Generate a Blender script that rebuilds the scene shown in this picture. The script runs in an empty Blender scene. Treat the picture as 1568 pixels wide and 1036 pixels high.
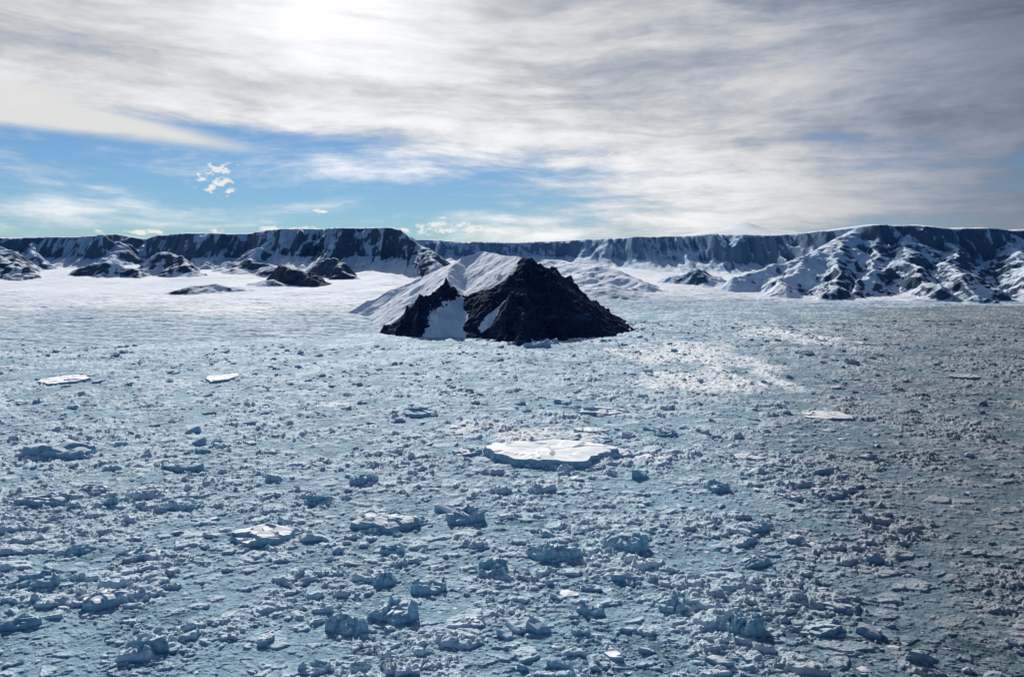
import bpy, math, numpy as np
from mathutils import Vector
rng=np.random.default_rng(7)
F=1132.0; TH=math.atan(118/F); CAMH=200.0
def W(px,py,Y):
    x=(px-784)/F; yu=(518-py)/F
    dy=math.cos(TH)+yu*math.sin(TH); dz=-math.sin(TH)+yu*math.cos(TH)
    k=Y/dy
    return (x*k,Y,CAMH+dz*k)
def G0(px,py):
    x=(px-784)/F; yu=(518-py)/F
    dy=math.cos(TH)+yu*math.sin(TH); dz=-math.sin(TH)+yu*math.cos(TH)
    k=-CAMH/dz
    return (x*k,dy*k)
# ---------------------------------------------------------------- noise
def h2(ix,iy,seed):
    a=(ix.astype(np.int64)*374761393+iy.astype(np.int64)*668265263+seed*974634777)&0xffffffff
    a=((a^(a>>13))*1274126177)&0xffffffff
    a=((a^(a>>16))*2246822519)&0xffffffff
    a=a^(a>>15)
    return (a&0xffffff)/float(0xffffff)
def vn(x,y,seed=0):
    ix=np.floor(x);iy=np.floor(y);fx=x-ix;fy=y-iy
    fx=fx*fx*fx*(fx*(fx*6-15)+10);fy=fy*fy*fy*(fy*(fy*6-15)+10)
    a=h2(ix,iy,seed);b=h2(ix+1,iy,seed);c=h2(ix,iy+1,seed);d=h2(ix+1,iy+1,seed)
    return (a+(b-a)*fx)*(1-fy)+(c+(d-c)*fx)*fy
def fbm(x,y,o=4,seed=0,g=.5):
    s=0;a=1;t=0
    for i in range(o):
        s=s+a*vn(x+i*17.3,y-i*9.1,seed+i);t+=a;a*=g;x,y=(x*1.6-y*1.2)*1.01,(x*1.2+y*1.6)*1.01
    return s/t
def ridged(x,y,o=4,seed=0):
    s=0;a=1;t=0
    for i in range(o):
        s=s+a*(1-np.abs(2*vn(x+i*7.7,y+i*3.1,seed+i)-1));t+=a;a*=.5;x=x*2.1;y=y*2.1
    return s/t
def worley(x,y,seed=0):
    ix=np.floor(x);iy=np.floor(y)
    f1=np.full(x.shape,9.);f2=np.full(x.shape,9.);r=np.zeros(x.shape);gx=np.zeros(x.shape);gy=np.zeros(x.shape)
    for i in(-1,0,1):
        for j in(-1,0,1):
            cx=ix+i;cy=iy+j
            dx=cx+h2(cx,cy,seed)-x;dy=cy+h2(cx,cy,seed+5)-y
            d=np.sqrt(dx*dx+dy*dy);m=d<f1
            f2=np.where(m,f1,np.minimum(f2,d));r=np.where(m,h2(cx,cy,seed+9),r)
            gx=np.where(m,dx,gx);gy=np.where(m,dy,gy);f1=np.where(m,d,f1)
    return f1,f2,r,gx,gy
def sst(a,b,x):
    t=np.clip((x-a)/(b-a),0,1);return t*t*(3-2*t)
# ---------------------------------------------------------------- mesh helpers
def mesh_np(name,V,Fc,mat,smooth=True,attrs=None):
    me=bpy.data.meshes.new(name)
    V=np.ascontiguousarray(V,dtype=np.float32);n=Fc.shape[1]
    me.vertices.add(len(V));me.vertices.foreach_set('co',V.ravel())
    me.loops.add(Fc.size);me.loops.foreach_set('vertex_index',np.ascontiguousarray(Fc,dtype=np.int32).ravel())
    me.polygons.add(len(Fc));me.polygons.foreach_set('loop_start',np.arange(0,Fc.size,n,dtype=np.int32))
    me.polygons.foreach_set('loop_total',np.full(len(Fc),n,dtype=np.int32))
    me.polygons.foreach_set('use_smooth',np.full(len(Fc),smooth,dtype=bool))
    me.update(calc_edges=True)
    if attrs:
        for k,a in attrs.items():
            at=me.attributes.new(k,'FLOAT','POINT');at.data.foreach_set('value',np.ascontiguousarray(a,dtype=np.float32).ravel())
    me.materials.append(mat)
    ob=bpy.data.objects.new(name,me);bpy.context.scene.collection.objects.link(ob);return ob
def grid_faces(r,c):
    i=np.arange((r-1)*(c-1));a=(i//(c-1))*c+i%(c-1)
    return np.stack([a,a+1,a+c+1,a+c],1)
# ---------------------------------------------------------------- node helpers
class NT:
    def __init__(s,t): s.t=t;s.n=t.nodes;s.l=t.links
    def lk(s,a,sock):
        if isinstance(a,bpy.types.NodeSocket): s.l.new(a,sock)
        else:
            try: sock.default_value=a
            except Exception:
                sock.default_value=tuple(a)+(1,)
    def m(s,op,a,b=0.0,c=0.0,cl=False):
        n=s.n.new('ShaderNodeMath');n.operation=op;n.use_clamp=cl
        s.lk(a,n.inputs[0]);s.lk(b,n.inputs[1]);s.lk(c,n.inputs[2]);return n.outputs[0]
    def add(s,a,b):return s.m('ADD',a,b)
    def mul(s,a,b):return s.m('MULTIPLY',a,b)
    def sub(s,a,b):return s.m('SUBTRACT',a,b)
    def mr(s,v,a,b,c=0.,d=1.):
        n=s.n.new('ShaderNodeMapRange');n.interpolation_type='SMOOTHSTEP'
        s.lk(v,n.inputs[0])
        for k,x in zip((1,2,3,4),(a,b,c,d)): s.lk(x,n.inputs[k])
        return n.outputs[0]
    def xyz(s,x,y,z=0.):
        n=s.n.new('ShaderNodeCombineXYZ')
        for k,v in enumerate((x,y,z)): s.lk(v,n.inputs[k])
        return n.outputs[0]
    def sep(s,v):
        n=s.n.new('ShaderNodeSeparateXYZ');s.lk(v,n.inputs[0]);return n.outputs
    def noise(s,v,sc,det=6,ro=.55,dist=0.):
        n=s.n.new('ShaderNodeTexNoise');s.lk(v,n.inputs['Vector']);n.inputs['Scale'].default_value=sc
        n.inputs['Detail'].default_value=det;n.inputs['Roughness'].default_value=ro;n.inputs['Distortion'].default_value=dist
        return n.outputs[0]
    def mix(s,f,a,b,bt='MIX'):
        n=s.n.new('ShaderNodeMix');n.data_type='RGBA';n.blend_type=bt
        s.lk(f,n.inputs[0])
        for x,k in((a,6),(b,7)):
            if isinstance(x,bpy.types.NodeSocket): s.l.new(x,n.inputs[k])
            else: n.inputs[k].default_value=(x[0],x[1],x[2],1)
        return n.outputs[2]
    def bump(s,h,st,d,nrm=None):
        n=s.n.new('ShaderNodeBump');n.inputs['Strength'].default_value=st;n.inputs['Distance'].default_value=d
        s.l.new(h,n.inputs['Height'])
        if nrm is not None: s.l.new(nrm,n.inputs['Normal'])
        return n.outputs[0]
    def attr(s,name):
        n=s.n.new('ShaderNodeAttribute');n.attribute_name=name;return n.outputs['Fac']
def newmat(name):
    m=bpy.data.materials.new(name);m.use_nodes=True
    t=NT(m.node_tree);b=m.node_tree.nodes['Principled BSDF'];return m,t,b
# ---------------------------------------------------------------- materials
def mat_ice_field():
    m,t,b=newmat('brash_ice_surface')
    geo=t.n.new('ShaderNodeNewGeometry');P=geo.outputs['Position'];x,y,z=t.sep(P)
    hz=t.attr('hh');wh=t.attr('white')
    n1=t.noise(P,.012,4,.6);n2=t.noise(P,.11,4,.6);n3=t.noise(P,.7,4,.6);n4=t.noise(P,.004,3,.55)
    base=t.mix(t.mr(n2,.3,.7),(.165,.29,.375),(.29,.44,.535))
    base=t.mix(t.mr(n3,.42,.66,0.,.5),base,(.43,.58,.66))
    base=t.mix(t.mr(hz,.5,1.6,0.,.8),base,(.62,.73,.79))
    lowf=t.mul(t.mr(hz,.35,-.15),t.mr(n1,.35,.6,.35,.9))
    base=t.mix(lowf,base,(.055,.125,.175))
    base=t.mix(t.mul(t.mr(n1,.57,.69),t.mr(n2,.42,.6,0.,.9)),base,(.76,.82,.85))
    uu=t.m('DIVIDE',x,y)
    vig=t.mul(t.mr(t.add(uu,t.mul(t.sub(n4,.5),.35)),.14,.66),.85)  # vignette shade towards the right, painted into the ice colour
    base=t.mix(vig,base,(.42,.375,.36),'MULTIPLY')
    base=t.mix(t.mul(wh,t.mr(n2,.34,.52)),base,(.84,.86,.86))
    dn=t.noise(P,.018,3,.5,1.)
    base=t.mix(t.mul(t.mr(dn,.64,.72),t.mr(n3,.45,.6,0.,.75)),base,(.075,.07,.068))
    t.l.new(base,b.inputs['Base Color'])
    b.inputs['Roughness'].default_value=.8;b.inputs['Specular IOR Level'].default_value=.06
    bm=t.bump(n3,.7,.9);bm=t.bump(t.noise(P,2.2,3,.6),.5,.25,bm)
    t.l.new(bm,b.inputs['Normal']);return m
def mat_chunk():
    m,t,b=newmat('glacier_ice')
    geo=t.n.new('ShaderNodeNewGeometry');P=geo.outputs['Position'];x,y,z=t.sep(P)
    nz=t.sep(geo.outputs['True Normal'])[2];ti=t.attr('tint')
    n2=t.noise(P,.35,4,.6);n3=t.noise(P,1.6,3,.6)
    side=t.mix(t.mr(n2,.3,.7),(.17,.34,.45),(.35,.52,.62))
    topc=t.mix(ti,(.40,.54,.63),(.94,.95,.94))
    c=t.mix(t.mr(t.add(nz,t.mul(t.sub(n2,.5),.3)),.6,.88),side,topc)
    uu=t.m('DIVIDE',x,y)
    c=t.mix(t.mr(uu,.15,.7,0.,.75),c,(.44,.405,.39),'MULTIPLY')  # same right-hand vignette darkening, put into the block colour
    t.l.new(c,b.inputs['Base Color']);b.inputs['Roughness'].default_value=.75
    b.inputs['Specular IOR Level'].default_value=.08
    t.l.new(t.bump(n3,.4,.35,t.bump(n2,.3,.9)),b.inputs['Normal']);return m
def mat_terrain():
    m,t,b=newmat('snow_and_rock')
    geo=t.n.new('ShaderNodeNewGeometry');P=geo.outputs['Position'];x,y,z=t.sep(P)
    nz=t.sep(geo.outputs['Normal'])[2];rk=t.attr('rocky')
    n1=t.noise(P,.003,5,.6)
    st=t.noise(t.xyz(t.mul(x,.016),t.mul(y,.004),t.mul(z,.006)),1.,6,.65)
    n3=t.noise(P,.03,5,.6)
    slope=t.sub(1.,nz)
    v=t.add(t.add(slope,rk),t.mul(t.mr(slope,.05,.2,.25,1.),t.add(t.mul(t.sub(st,.5),1.1),t.add(t.mul(t.sub(n3,.5),.3),t.mul(t.sub(n1,.5),.7)))))
    f=t.mr(v,.20,.34)
    rock=t.mix(t.mr(n3,.35,.65),(.026,.050,.088),(.060,.10,.155))
    rock=t.mix(t.mr(y,3200.,6500.),rock,(.13,.235,.37))  # distance haze painted as bluer rock further away
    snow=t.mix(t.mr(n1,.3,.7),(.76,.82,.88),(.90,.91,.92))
    snow=t.mix(t.mul(t.mr(slope,.03,.14),t.mr(y,3300.,4600.)),snow,(.46,.61,.78))  # haze and shade on far steep snow, put into its colour
    gl=t.attr('glac')
    gn=t.noise(t.xyz(t.mul(x,.006),t.mul(y,.03),0.),1.,6,.65,.6)
    gn2=t.noise(P,.06,5,.65)
    gcol=t.mix(t.mr(gn2,.38,.62),(.22,.36,.46),(.60,.70,.77))
    snow=t.mix(t.m('MINIMUM',t.mul(gl,t.mr(gn,.36,.6,.35,2.)),1.),snow,gcol)
    t.l.new(t.mix(f,snow,rock),b.inputs['Base Color']);b.inputs['Roughness'].default_value=.85
    b.inputs['Specular IOR Level'].default_value=.05
    t.l.new(t.bump(n3,.6,10.,t.bump(t.noise(P,.2,4,.6),.5,3.5)),b.inputs['Normal']);return m
def mat_nunatak():
    m,t,b=newmat('dark_rock_and_snow')
    geo=t.n.new('ShaderNodeNewGeometry');P=geo.outputs['Position'];x,y,z=t.sep(P)
    rk=t.attr('rocky');nz=t.sep(geo.outputs['Normal'])[2]
    n1=t.noise(P,.02,6,.65);n3=t.noise(P,.12,5,.65);n0=t.noise(t.xyz(t.mul(x,.008),t.mul(y,.008),t.mul(z,.03)),1.,5,.6)
    v=t.add(rk,t.add(t.mul(t.sub(n1,.5),1.1),t.mul(t.sub(n3,.5),.6)))
    v=t.add(v,t.mul(t.sub(.74,nz),1.2))
    f=t.mr(v,.46,.53)
    rock=t.mix(t.mr(n3,.35,.68),(.008,.020,.046),(.026,.048,.090))
    rock=t.mix(t.mr(n0,.5,.62,0.,.6),rock,(.045,.075,.125))
    snow=t.mix(t.mr(n1,.3,.7),(.70,.78,.86),(.90,.91,.92))
    t.l.new(t.mix(f,snow,rock),b.inputs['Base Color']);b.inputs['Roughness'].default_value=.9
    b.inputs['Specular IOR Level'].default_value=.03
    hh=t.bump(n3,.7,3.5,t.bump(t.noise(P,.5,4,.6),.5,1.2))
    t.l.new(t.bump(t.noise(t.xyz(t.mul(x,.05),t.mul(y,.015),t.mul(z,.05)),1.,5,.6),.6,5.,hh),b.inputs['Normal']);return m
def mat_sea():
    m,t,b=newmat('cold_sea_water')
    b.inputs['Base Color'].default_value=(.03,.07,.10,1);b.inputs['Roughness'].default_value=.25
    geo=t.n.new('ShaderNodeNewGeometry')
    t.l.new(t.bump(t.noise(geo.outputs['Position'],.2,4),.3,.5),b.inputs['Normal']);return m
M_field=mat_ice_field();M_chunk=mat_chunk();M_ter=mat_terrain();M_nun=mat_nunatak();M_sea=mat_sea()
# ---------------------------------------------------------------- sea sheet
L=60000.
mesh_np('sea',np.array([[-L,-L,-2.],[L,-L,-2.],[L,L,-2.],[-L,L,-2.]]),np.array([[0,1,2,3]]),M_sea)
# ---------------------------------------------------------------- brash ice field
def field_h(X,Y):
    wx=X+3*(fbm(X/9,Y/9,3,3)-.5)*2;wy=Y+3*(fbm(X/9,Y/9,3,4)-.5)*2
    big=sst(.35,.7,fbm(X/60,Y/60,3,21))
    h=(fbm(X/40,Y/40,3,11)-.5)*1.0
    for sc,amp,sd,p in((20.,2.4,31,4.5),(9.,1.9,41,3.2),(4.2,1.2,51,2.4),(2.,.6,61,1.7)):
        f1,f2,r,gx,gy=worley(wx/sc,wy/sc*1.25,sd)
        tl=(h2(np.round(r*9999),np.round(r*777),sd)-.5)
        e=sst(.02,.12,f2-f1)
        h=h+amp*(r**p)*e*(1+1.4*tl*gx+1.1*(r-.3)*gy)*(.45+.95*big)
    h=h+.25*(fbm(X/1.5,Y/1.5,2,71)-.5)
    return h
R,C=1000,1150
inv=np.linspace(1/290.,1/3700.,R);Ys=1/inv
us=np.linspace(-.86,.86,C)
Yg,Ug=np.meshgrid(Ys,us,indexing='ij');Xg=Yg*Ug
H=field_h(Xg,Yg)
wht=0  # whiter floe areas, with the sun patch on the sea painted in as white
for (px,py,rx,ry,am) in((1065,545,130,300,1.),(1080,582,130,120,1.),(500,620,25,25,.9),(740,655,40,40,.8),(800,668,90,45,.7),(960,700,45,20,.8),(900,510,70,200,.8),(1210,512,160,320,.75),(960,540,60,150,.6)):
    cx,cy=G0(px,py);wht=np.maximum(wht,am*np.exp(-((Xg-cx)/rx)**2-((Yg-cy)/ry)**2))
wht=sst(.3,.72,wht+1.5*(fbm(Xg/32,Yg/60,4,301)-.5))*sst(.02,.3,wht)
V=np.stack([Xg.ravel(),Yg.ravel(),H.ravel()*1.0],1)
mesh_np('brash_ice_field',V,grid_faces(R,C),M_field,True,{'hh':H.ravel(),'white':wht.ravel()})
# ---------------------------------------------------------------- scattered ice blocks (one mesh)
def template(seed,na=9):
    r=np.random.default_rng(seed)
    na=int(r.integers(5,10))
    ang=np.sort((np.arange(na)+r.uniform(-.38,.38,na))/na*2*np.pi)
    rad=r.uniform(.6,1.2,na);asp=r.uniform(.35,.85)
    d=np.stack([np.cos(ang)*rad,np.sin(ang)*rad*asp],1)*.5
    tx=r.uniform(-.5,.5);ty=r.uniform(-.2,.7);ph=r.uniform(.10,.30)
    V=[]
    def top(p): return ph*(1+tx*2*p[:,0]+ty*2*p[:,1])
    c=np.array([[r.uniform(-.2,.2),r.uniform(-.1,.1)]])
    V.append(np.c_[c,top(c)+r.uniform(-.02,.08)])
    a=d*r.uniform(.45,.7,(na,1))+c*.5;V.append(np.c_[a,top(a)*r.uniform(.85,1.15,na)])
    a=d*r.uniform(.86,.97,(na,1));V.append(np.c_[a,top(a)*r.uniform(.6,1.,na)])
    a=d*r.uniform(1.,1.08,(na,1));V.append(np.c_[a,np.full(na,-.12)])
    V=np.concatenate(V);T=[]
    for i in range(na):
        j=(i+1)%na
        T.append((0,1+i,1+j))
        for k in range(2):
            o=1+k*na;q=o+na
            T.append((o+i,q+i,q+j));T.append((o+i,q+j,o+j))
    return V,np.array(T)
temps=[template(100+i) for i in range(60)]
VV=[];TT=[];TI=[];off=0
def scatter(n,s0,s1,y0,y1,seed,tp=1.8):
    global off
    r=np.random.default_rng(seed)
    y=np.sqrt(r.uniform(y0*y0,y1*y1,n));x=r.uniform(-.84,.84,n)*y
    cl=fbm(x/70,y/70,3,21)+.6*fbm(x/22,y/22,2,77)
    keep=(cl>r.uniform(.56,1.0,n));x=x[keep];y=y[keep]
    ok=~((x<-150)&(y>1750+0*x))&(y<2500);x=x[ok];y=y[ok]
    s=s0*(s1/s0)**(r.uniform(0,1,len(x))**1.6)
    k=r.integers(0,len(temps),len(x));rot=r.normal(0,.45,len(x))
    tint=r.uniform(0,1,len(x))**tp
    hz=field_h(x,y)*.4-.1
    for ti in range(len(temps)):
        idx=np.where(k==ti)[0]
        if len(idx)==0: continue
        tv,tf=temps[ti];c=np.cos(rot[idx])[:,None];sn=np.sin(rot[idx])[:,None];S=s[idx][:,None]
        vx=(tv[None,:,0]*c-tv[None,:,1]*sn)*S+x[idx][:,None]
        vy=(tv[None,:,0]*sn+tv[None,:,1]*c)*S+y[idx][:,None]
        vz=tv[None,:,2]*S*r.uniform(.7,1.25,(len(idx),1))+hz[idx][:,None]
        VV.append(np.stack([vx,vy,vz],2).reshape(-1,3))
        o=off+np.arange(len(idx))[:,None,None]*len(tv)
        TT.append((tf[None]+o).reshape(-1,3));TI.append(np.repeat(tint[idx],len(tv)));off+=len(idx)*len(tv)
scatter(26000,1.0,3.2,300,900,1,1.2)
scatter(26000,2.2,5.5,300,1700,2,1.3)
scatter(14000,4.5,10.,300,2600,3,1.3)
scatter(3200,9.,20.,320,2600,4,1.4)
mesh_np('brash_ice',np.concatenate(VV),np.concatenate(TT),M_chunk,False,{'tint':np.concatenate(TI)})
# ---------------------------------------------------------------- individual icebergs
def berg(name,px,py,wpx,hpx,dpx,seed,jag=.5,tint=.5,rot=0.):
    """footprint front edge on the water at (px,py)"""
    x,y=G0(px,py);s=y/F;w=wpx*s
    yb=G0(px,py-dpx)[1];d=max(yb-y,w*.3)
    h=hpx*s
    na=90
    a=np.linspace(0,2*np.pi,na,endpoint=False)
    rr_=np.random.default_rng(seed);npg=int(rr_.integers(7,11))
    pa=np.sort((np.arange(npg)+rr_.uniform(-.35,.35,npg))/npg*2*np.pi);pr=rr_.uniform(.72,1.15,npg)
    pxs=np.cos(pa)*pr;pys=np.sin(pa)*pr
    rad=np.zeros(na)
    for i in range(npg):
        x1,y1,x2,y2=pxs[i],pys[i],pxs[(i+1)%npg],pys[(i+1)%npg]
        den=(np.cos(a)*(y2-y1)-np.sin(a)*(x2-x1));tt=(x1*(y2-y1)-y1*(x2-x1))/np.where(np.abs(den)<1e-6,1e-6,den)
        hx=np.cos(a)*tt-x1;hy=np.sin(a)*tt-y1;q=(hx*(x2-x1)+hy*(y2-y1))/((x2-x1)**2+(y2-y1)**2)
        ok=(tt>0)&(q>=-.001)&(q<=1.001);rad=np.where(ok,tt,rad)
    rad=np.where(rad<=0,.8,rad)
    ca,sa=np.cos(a),np.sin(a)
    rad=rad*(1+.22*(fbm(ca*4.+seed,sa*4.,4,seed+3)-.5))
    fr=[0,.1,.2,.3,.4,.5,.6,.7,.79,.87,.94,1.0,1.03,1.05,1.09]
    nt=len(fr)-4
    V=[]
    for k,f in enumerate(fr):
        X=ca*rad*f*w/2;Y=sa*rad*f*d/2
        n=fbm(X/(w*.3)+seed,Y/(w*.3),3,seed+7)
        z=0
        for (cs,am,q) in((.42,.62,0),(.2,.38,4)):
            wx=X+(fbm(X/(w*.15),Y/(w*.15),2,seed+q)-.5)*w*.08
            f1,f2,rr,gx,gy=worley(wx/(w*cs)+seed*.37,Y/(w*cs*.8)+seed*.71,seed+2+q)
            tx=h2(np.round(rr*9999),np.round(rr*77),3)-.5;ty=h2(np.round(rr*999),np.round(rr*777),8)-.5
            z=z+am*(.12+1.05*rr**1.4+1.6*tx*gx+1.6*ty*gy)
        z=h*((1-jag)*(.85+.35*(n-.5))+jag*np.clip(z*1.25+.15*(n-.5),.08,1.6))
        edge=1-.25*jag*sst(.7,1.,np.array(f))
        z=z*edge
        if k==nt+1: z=z*.6
        if k==nt+2: z=z*.2
        if k==nt+3: z=z*0-1.2
        V.append(np.stack([X,Y,z],1))
    V=np.concatenate([V[0][:1]]+V[1:])
    c,sn=math.cos(rot),math.sin(rot)
    T=[(0,1+i,1+(i+1)%na) for i in range(na)]
    for k in range(len(fr)-2):
        o=1+k*na;q=o+na
        for i in range(na):
            j=(i+1)%na;T.append((o+i,q+i,q+j));T.append((o+i,q+j,o+j))
    X=V[:,0]*c-V[:,1]*sn;Y=V[:,0]*sn+V[:,1]*c
    V=np.stack([X,Y,V[:,2]],1)
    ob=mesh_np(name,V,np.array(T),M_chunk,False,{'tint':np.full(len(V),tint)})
    ob.location=(x,y+d/2,0.0);return ob
berg('tabular_iceberg',838,716,225,18,33,15,.25,.95,-.05)
B=[ # px,py,w,h,depth,jag,tint
(390,838,130,20,24,.5,1.),(590,815,115,18,24,.7,.7),(710,804,62,24,14,.6,.4),(850,862,85,26,16,.9,.7),
(965,850,80,26,18,.8,.4),(605,955,80,28,22,.7,.7),(525,975,75,24,18,.8,.3),(145,938,75,24,26,.45,1.),
(20,965,60,16,16,.5,.5),(40,905,95,20,18,.7,.3),(60,777,75,15,12,.6,.3),(75,705,130,18,16,.7,.3),
(275,722,78,13,9,.5,.15),(640,640,75,11,8,.5,.3),(1105,756,42,18,12,.6,.5),(1155,980,60,30,22,.9,.4),
(1265,975,90,20,20,.7,.4),(1045,942,70,20,14,.8,.3),(905,945,55,18,16,.7,.6),(655,912,60,20,14,.6,.5),
(215,1005,75,24,18,.8,.4),(400,993,28,16,18,.15,1.),(925,637,85,10,10,.6,.9),(325,587,52,6,12,.2,1.),
(1275,645,85,7,13,.3,1.),(1158,818,70,16,10,.6,.3),(725,962,40,12,12,.4,1.),(485,778,45,16,12,.7,.3),
(290,782,36,12,9,.6,.1),(550,745,52,12,11,.85,.2),(755,890,50,20,22,.9,.5),(1290,938,70,12,14,.6,.4),
(870,1030,70,18,14,.8,.3),(1220,768,40,10,11,.5,1.),(1275,765,60,14,14,.7,.8),(135,757,60,12,10,.6,.6),
(205,858,36,14,13,.5,1.),(890,975,40,14,11,.6,.3),(75,590,75,6,13,.3,1.),(1020,670,40,10,9,.6,.5),
(585,900,34,16,14,.8,.4),(1160,870,60,14,14,.8,.3),(110,850,50,10,10,.9,.1),(1490,582,50,6,7,.4,.9),
(1240,545,30,6,5,.6,.2),(1310,560,18,10,5,.6,.2),(250,905,50,12,9,.6,.4),(480,1030,60,16,12,.8,.4),
(712,700,46,9,10,.6,.9),(955,702,50,9,12,.6,.9),(905,664,60,6,9,.5,.95),(600,852,50,14,11,.7,.4),(1150,706,50,6,8,.4,.9),
(820,533,44,9,3,.8,.8),(845,527,26,7,2,.8,.7),(785,530,20,6,2,.8,.6)]
for i,b in enumerate(B):
    berg('iceberg' if i==0 else 'iceberg.%03d'%i,b[0],b[1],b[2],b[3]*.85,b[4],200+i*3,b[5],b[6],rng.uniform(-.25,.25))
# ---------------------------------------------------------------- terrain
def ip(px,tab):
    t=np.array(tab,float);return np.interp(px,t[:,0],t[:,1])
SHORE=[(-600,1650),(0,1720),(300,1790),(500,1900),(600,2050),(700,2500),(850,2700),(940,2850),(1100,3050),(1300,3250),(1568,3350),(2200,3400)]
YB=[(-600,4700),(0,4600),(400,4300),(600,4400),(700,6200),(900,6000),(1100,5300),(1250,4500),(1568,4500),(2200,4500)]
PB=[(-600,408),(0,408),(400,412),(600,408),(700,400),(900,406),(1100,420),(1250,432),(1568,440),(2200,440)]
CA=[(-600,364),(0,364),(600,366),(700,369),(780,372),(870,368),(1000,362),(1090,358),(1180,360),(1240,354),(1320,346),(1400,344),(1450,350),(1568,350),(2200,350)]
YA=[(-600,6800),(600,7000),(780,7200),(900,6800),(1000,6300),(1200,5600),(1320,4950),(1400,4850),(1568,5000),(2200,5100)]
CB=[(-600,364),(0,364),(120,363),(180,359),(225,366),(245,360),(300,358),(380,357),(410,352),(440,350),(600,350),(614,353),(640,374),(672,400),(700,425),(760,470)]
YBc=[(-600,5200),(0,5250),(160,5000),(225,5300),(300,5000),(380,4950),(430,4650),(600,4600),(700,4500)]
def zof(py,Y):
    yu=(518-py)/F;dy=math.cos(TH)+yu*math.sin(TH);dz=-math.sin(TH)+yu*math.cos(TH);return CAMH+dz/dy*Y
RID=[ # ridge crest chains (px,py,Y), slope, rockiness
([(425,352,4650),(402,380,4400),(385,408,4200)],.75,-.03),
([(520,354,4600),(500,385,4350),(492,418,4000)],.7,-.03),
([(598,351,4600),(640,378,4350),(676,404,4000)],.62,.05),
([(300,364,5050),(310,388,4700),(330,405,4400)],.7,-.03),
([(180,364,5000),(175,388,4700),(160,402,4300)],.7,-.03),
([(60,366,5100),(50,388,4700),(70,404,4300)],.7,-.03),
([(118,430,3850),(150,403,3900),(195,408,3800),(226,436,3600)],.55,.16),
([(232,402,4100),(256,386,4100),(280,400,3900),(306,420,3700)],.6,.08),
([(424,426,3450),(444,409,3450),(466,408,3400),(494,436,3250)],.85,.5),
([(500,402,3950),(520,396,3850),(540,430,3550)],.85,.15),
([(365,398,4200),(390,398,4000),(430,406,3900)],.5,.10),
([(270,460,2900),(305,438,3000),(350,434,3050),(400,446,3100)],.36,.16),
([(380,440,3250),(415,428,3300),(450,438,3250)],.4,.12),
([(-80,350,4300),(0,384,4000),(30,412,3700)],.6,.05),
([(60,430,3600),(100,424,3700),(130,430,3700)],.35,.08),
([(840,398,4700),(920,407,4300),(978,432,3900)],.38,-.06),([(860,415,4000),(905,425,3700),(940,440,3500)],.34,-.06),
([(1035,424,4300),(1066,409,4300),(1092,422,4200)],.45,-.02),
([(1320,349,4950),(1285,368,4550),(1255,386,4300),(1200,402,4150),(1132,426,4000)],.56,-.05),
([(1285,368,4550),(1277,402,4050),(1270,444,3600)],.8,.04),
([(1225,396,4200),(1205,420,3900),(1195,440,3700)],.6,-.08),
([(1345,352,4900),(1348,390,4350),(1322,428,3850),(1305,446,3650)],.72,.04),
([(1400,350,4850),(1392,396,4200),(1410,420,3850),(1440,440,3600)],.7,.06),
([(1460,355,4950),(1455,402,4250),(1475,422,3750),(1510,450,3500)],.7,.10),
([(1540,356,4950),(1560,400,4200),(1600,430,3700)],.7,.03),([(1650,352,4950),(1680,410,4000)],.7,.0)]
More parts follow.
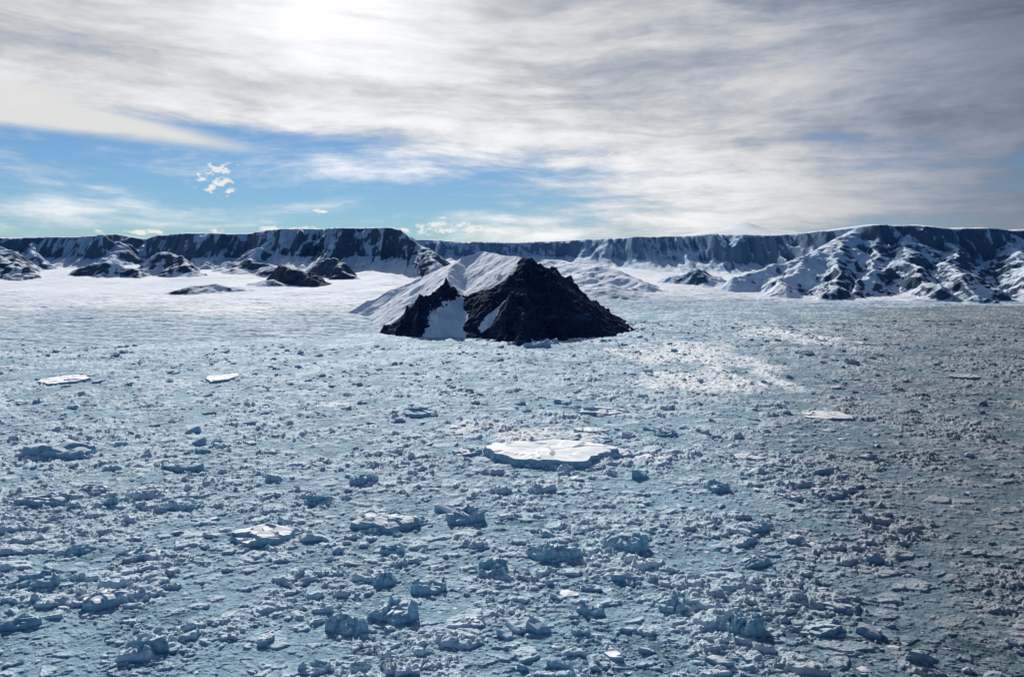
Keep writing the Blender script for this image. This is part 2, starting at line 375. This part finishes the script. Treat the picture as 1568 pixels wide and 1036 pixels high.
def terrain(X,Y):
    px=784+F*X/Y*1.005
    ys=ip(px,SHORE);yb=ip(px,YB)
    ys=ys+220*(fbm(X/160,Y/400,5,90)-.5)
    zb=zof(ip(px,PB),yb)
    t=np.clip((Y-ys)/(yb-ys),-.2,1)
    g=np.where(t>0,zb*np.clip(t,0,1)**1.0,t*60)+1.0*sst(0,.012,t)
    tc_=t.clip(0,1)
    g=g+sst(0,.5,tc_)*(fbm(X/500,Y/700,4,91)-.5)*34+tc_**.5*(fbm(X/90,Y/180,4,93)-.5)*11
    g=g+sst(0,.03,tc_)*(1-sst(.25,.6,tc_))*((ridged(X/120+.3*Y/120,Y/22,4,94)-.5)*7.0+(fbm(X/14,Y/9,3,98)-.5)*3.)
    h=g
    gul=(ridged(X/420,Y/1600,2,95)-.5)*300+(ridged(X/150,Y/600,3,96)-.5)*190+(fbm(X/40,Y/140,3,97)-.5)*70
    def prof(s):
        s=np.clip(s,0,1)
        return np.where(s<.5,.30*(s/.5)**1.5,np.where(s<.82,.30+.67*((s-.5)/.32)**.95,.97+.03*(s-.82)/.18))
    for CR,YC,wd,lim in((CA,YA,640,None),(CB,YBc,580,700)):
        yc=ip(px,YC);zc=zof(ip(px,CR),yc)+18*(fbm(X/260,Y/3000,4,99)-.5)
        s=(Y+gul*(.9+.2)-(yc-wd))/wd
        p=np.clip(prof(s),0,1)
        zz=np.minimum(g,zc)+(zc-np.minimum(g,zc))*p
        zz=zz+np.where(Y>yc,(Y-yc)*.012,0)
        if lim: zz=np.where(px>lim,-50,zz)
        h=np.maximum(h,zz)
    dx,dy,dz=W(1135,340,9500)
    dome=np.exp(-((X-dx)/1200)**2-((Y-dy)/1500)**2)*0.76+.24*np.exp(-((X-dx)/150)**2-((Y-dy)/500)**2)
    z0=zof(380,9500);h=np.maximum(h,np.where(Y>6800,z0+(dz-z0)*dome,-50))
    rocky=np.zeros_like(h)-.02+.12*np.exp(-((X-dx)/190)**2-((Y-dy)/600)**2)
    w1=(fbm(X/150,Y/150,5,101)-.5)*150;w2=(fbm(X/150,Y/150,5,102)-.5)*150
    rg=(fbm(X/110,Y/110,5,103)-.5)*46+(ridged(X/140,Y/140,4,104)-.55)*20
    Xw=X+w1;Yw=Y+w2
    for ch,sl,rk in RID:
        pts=[W(*c) for c in ch];best=np.full(X.shape,-999.)
        for a,b in zip(pts[:-1],pts[1:]):
            ax,ay,az=a;bx,by,bz=b;L2=(bx-ax)**2+(by-ay)**2
            tt=np.clip(((Xw-ax)*(bx-ax)+(Yw-ay)*(by-ay))/L2,0,1)
            d=np.sqrt((Xw-ax-tt*(bx-ax))**2+(Yw-ay-tt*(by-ay))**2)
            d=np.sqrt(d*d+12**2)-12
            best=np.maximum(best,az+tt*(bz-az)-(d*sl*1.0))
        fade=np.clip((best-g)/40,0,1)
        best=best+rg*fade*(1 if sl>.42 else .35)*np.clip(1.3-(best-g)/260,.25,1)
        m=best>h
        rocky=np.where(m,rk,rocky);h=np.where(m,best,h)
    glac=(1-sst(.06,.30,t+.14*(fbm(X/300,Y/300,3,105)-.5)))
    return h,rocky,glac
ys1=np.concatenate([np.linspace(1500,3300,260,endpoint=False),np.linspace(3300,5600,420,endpoint=False),np.linspace(5600,7600,190,endpoint=False),np.linspace(7600,14000,60)])
us=np.linspace(-.98,.98,1150)
Yg,Ug=np.meshgrid(ys1,us,indexing='ij');Xg=Yg*Ug
Ht,rk,gl=terrain(Xg,Yg)
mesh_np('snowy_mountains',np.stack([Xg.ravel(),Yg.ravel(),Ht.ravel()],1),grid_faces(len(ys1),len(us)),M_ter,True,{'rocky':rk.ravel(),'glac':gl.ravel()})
# ---------------------------------------------------------------- central rock mountain
xs=np.linspace(-620,520,640);ysn=np.linspace(1700,3000,700)
Yn,Xn=np.meshgrid(ysn,xs,indexing='ij')
P0=W(804,395,2200);P1=W(742,384,2480)
NR=[([P0,W(822,400,2240),W(846,422,2300),W(874,437,2360),W(900,465,2470),W(936,489,2600)],.95,1),
([P0,W(800,425,2120),W(788,470,1950),W(796,524,1790)],.85,1),
([W(822,402,2200),W(838,462,2040),W(856,522,1880)],.9,1),
([W(846,424,2300),W(878,470,2180),W(888,508,2120)],.9,1),
([W(792,440,2080),W(750,475,2060),W(714,500,2110)],.85,1),
([W(780,470,1980),W(748,498,1950),W(735,517,1930)],.85,1),
([P0,W(772,392,2330),P1],.66,0),
([P1,W(705,395,2450),W(685,420,2280),W(676,442,2130)],.62,0),
([W(694,434,2140),W(664,442,2100),W(640,462,2060),W(620,490,2030),W(604,514,2000)],.9,1),
([P1,W(665,416,2560),W(605,442,2500),W(530,478,2400)],.5,0)]
w1=(fbm(Xn/70,Yn/70,5,201)-.5)*66;w2=(fbm(Xn/70,Yn/70,5,202)-.5)*66
hn=np.full(Xn.shape,-60.)
rgd=(ridged(Xn/75,Yn/75,5,203)-.5)*66
for ch,sl,rk_ in NR:
    k=1. if rk_ else .4
    Xw=Xn+w1*k;Yw=Yn+w2*k
    best=np.full(Xn.shape,-999.)
    for a,b in zip(ch[:-1],ch[1:]):
        ax,ay,az=a;bx,by,bz=b;L2=(bx-ax)**2+(by-ay)**2
        tt=np.clip(((Xw-ax)*(bx-ax)+(Yw-ay)*(by-ay))/L2,0,1)
        d=np.sqrt((Xw-ax-tt*(bx-ax))**2+(Yw-ay-tt*(by-ay))**2)
        best=np.maximum(best,az+tt*(bz-az)-d*sl)
    best=best+rgd*(1. if rk_ else .12)*np.clip((240-best)/100,.25,1)
    hn=np.maximum(hn,best)
def polysd(poly,X,Y):
    inside=np.zeros(X.shape,bool);dm=np.full(X.shape,1e9);n=len(poly)
    for i in range(n):
        x1,y1=poly[i];x2,y2=poly[(i+1)%n]
        c=((y1>Y)!=(y2>Y))&(X<(x2-x1)*(Y-y1)/(y2-y1+1e-9)+x1);inside^=c
        L2=(x2-x1)**2+(y2-y1)**2;tt=np.clip(((X-x1)*(x2-x1)+(Y-y1)*(y2-y1))/L2,0,1)
        dm=np.minimum(dm,np.hypot(X-x1-tt*(x2-x1),Y-y1-tt*(y2-y1)))
    return np.where(inside,dm,-dm)
PA=[(38,2270),(14,2190),(6,2110),(-40,2120),(-80,2125),(-140,2180),(-130,2080),(-112,1700),(700,1700),(800,2800),(330,2800),(140,2460),(70,2310)]
PB_=[(-168,2195),(-148,2140),(-176,2085),(-222,2030),(-250,1900),(-400,1900),(-370,2050),(-255,2130)]
PG=[(-25,2010),(-5,2040),(-70,1995),(-98,1950),(-80,1930)]
s1=np.maximum(polysd(PA,Xn+w1*.5,Yn+w2*.5),polysd(PB_,Xn+w1*.5,Yn+w2*.5))
s1=np.minimum(s1,-polysd(PG,Xn+w1*.5,Yn+w2*.5))
rn=sst(-12,12,s1)
hn=hn+(fbm(Xn/14,Yn/14,4,205)-.5)*12*rn+(fbm(Xn/40,Yn/90,4,206)-.5)*9*(1-rn)
mesh_np('rocky_mountain',np.stack([Xn.ravel(),Yn.ravel(),hn.ravel()],1),grid_faces(*Xn.shape),M_nun,True,{'rocky':rn.ravel()})
# ---------------------------------------------------------------- sun + sky
AZ=math.radians(-13.6);EL=math.radians(28)
sd=Vector((math.sin(AZ)*math.cos(EL),math.cos(AZ)*math.cos(EL),math.sin(EL)))
sl=bpy.data.lights.new('sun','SUN');sl.energy=5.0;sl.angle=math.radians(.6);sl.color=(1.,.97,.92)
so=bpy.data.objects.new('sun',sl);so.rotation_euler=sd.to_track_quat('Z','Y').to_euler();so.location=(0,0,3000)
bpy.context.scene.collection.objects.link(so)
w=bpy.data.worlds.new('World');bpy.context.scene.world=w;w.use_nodes=True
t=NT(w.node_tree)
for n in list(t.n): t.n.remove(n)
out=t.n.new('ShaderNodeOutputWorld')
sky=t.n.new('ShaderNodeTexSky');sky.sky_type='NISHITA';sky.sun_disc=False;sky.sun_elevation=EL;sky.sun_rotation=AZ
sky.altitude=200;sky.air_density=1.;sky.dust_density=.0;sky.ozone_density=3.
bg=t.n.new('ShaderNodeBackground');bg.inputs[1].default_value=.10
tc=t.n.new('ShaderNodeTexCoord');D=tc.outputs['Generated'];x,y,z=t.sep(D)
az=t.m('ARCTAN2',x,y);hr=t.m('MAXIMUM',t.m('SQRT',t.add(t.mul(x,x),t.mul(y,y))),.02);v=t.m('DIVIDE',z,hr)
tint=t.mix(t.mr(v,.0,.3),(.36,.51,.68),(.50,.60,.72))
t.l.new(t.mix(1.,sky.outputs[0],tint,'MULTIPLY'),bg.inputs[0])
wrp=t.sub(t.noise(t.xyz(t.mul(az,2.),t.mul(v,6.),0.),1.,3,.5),.5)
v2=t.add(v,t.mul(wrp,.09))
nA=t.noise(t.xyz(t.mul(az,2.1),t.mul(v2,11.),3.1),1.,5,.55)
nB=t.noise(t.xyz(t.add(t.mul(az,3.6),t.mul(v,2.)),t.mul(v2,28.),7.7),1.,6,.6)
nC=t.noise(t.xyz(t.mul(az,14.),t.mul(v2,46.),1.7),1.,5,.65)
bias=t.mr(v,.11,.22,-.05,.17)
bias=t.add(bias,t.mr(az,-.30,.35,.0,.13))
dens=t.add(t.add(t.mul(nA,.45),t.add(t.mul(nB,.38),t.mul(nC,.17))),bias)
cov=t.mr(dens,.43,.61)
lo=t.add(t.mul(t.add(az,.61),-.04),.145);hi=t.add(t.mul(t.add(az,.61),-.24),.215)
vw=t.add(v,t.mul(t.sub(nB,.5),.02))
wd=t.mul(t.mr(t.sub(vw,lo),-.004,.012),t.mr(t.sub(hi,vw),-.003,.02))
wd=t.mul(wd,t.mr(az,-.24,-.34))
def puff(pa,pv,ra,rv,seed,sc=26.):
    a=t.m('DIVIDE',t.sub(az,pa),ra);b=t.m('DIVIDE',t.sub(v,pv),rv)
    r2=t.add(t.mul(a,a),t.mul(b,b))
    n=t.noise(t.xyz(az,t.mul(v,1.7),seed),sc,5,.6)
    return t.mr(t.add(t.mul(t.sub(n,.5),4.5),t.sub(.35,t.mul(r2,.9))),.05,.65)
def pv(px,py): 
    a=math.atan((px-784)/F);return a,(400-py)/F*math.cos(a)
pf=None
for (px,py,wx,wy,s_,sc) in((342,276,44,32,2.,70.),(698,345,62,27,5.,34.),(640,354,100,14,6.,40.),(955,239,36,9,8.1,60.),(440,352,170,9,9.,40.),(200,356,80,6,11.,40.),(486,323,22,5,13.,50.)):
    a,b=pv(px,py);p=puff(a,b,wx/F,wy/F,s_,sc);pf=p if pf is None else t.m('MAXIMUM',pf,p)
sunv=t.n.new('ShaderNodeVectorMath');sunv.operation='DOT_PRODUCT';t.l.new(D,sunv.inputs[0]);sunv.inputs[1].default_value=sd
ca=sunv.outputs['Value']
glow=t.m('POWER',t.m('MAXIMUM',ca,0.),16.);glow2=t.m('POWER',t.m('MAXIMUM',ca,0.),70.)
bn=t.add(t.mul(nA,.40),t.add(t.mul(nB,.38),t.mul(nC,.22)))
br=t.mr(bn,.36,.62,.40,.88)
br=t.mul(br,t.mr(az,.20,.66,1.,.30));br=t.mul(br,t.mr(v,.12,.36,1.12,.74))
br=t.add(br,t.add(t.mul(glow,.20),t.mul(glow2,1.2)))
ccol=t.mix(t.mr(br,.15,.7),(.78,.92,1.20),(.99,.99,1.0))
vm=t.n.new('ShaderNodeVectorMath');vm.operation='SCALE';t.l.new(ccol,vm.inputs[0]);t.l.new(br,vm.inputs['Scale'])
cc=t.mix(wd,vm.outputs[0],(.80,.79,.75))
cc=t.mix(pf,cc,(.88,.88,.86))
al=t.m('MAXIMUM',t.mul(cov,.93),t.m('MAXIMUM',t.mul(wd,.9),t.mul(pf,.9)))
al=t.mul(al,t.mr(v,-.02,.01));al=t.mul(al,t.mr(y,-.1,.4));al=t.mul(al,t.mr(v,.7,1.6,1.,.15))
bc=t.n.new('ShaderNodeBackground');t.l.new(cc,bc.inputs[0]);bc.inputs[1].default_value=1.
mx=t.n.new('ShaderNodeMixShader');t.l.new(al,mx.inputs[0]);t.l.new(bg.outputs[0],mx.inputs[1]);t.l.new(bc.outputs[0],mx.inputs[2])
t.l.new(mx.outputs[0],out.inputs[0])
# ---------------------------------------------------------------- camera
cd=bpy.data.cameras.new('camera');cd.sensor_width=36;cd.lens=F/1568*36;cd.clip_end=120000;cd.clip_start=1
co=bpy.data.objects.new('camera',cd);co.location=(0,0,CAMH);co.rotation_euler=(math.pi/2-TH,0,0)
bpy.context.scene.collection.objects.link(co);bpy.context.scene.camera=co
sc=bpy.context.scene;sc.view_settings.view_transform='Standard';sc.view_settings.look='None';sc.view_settings.exposure=0
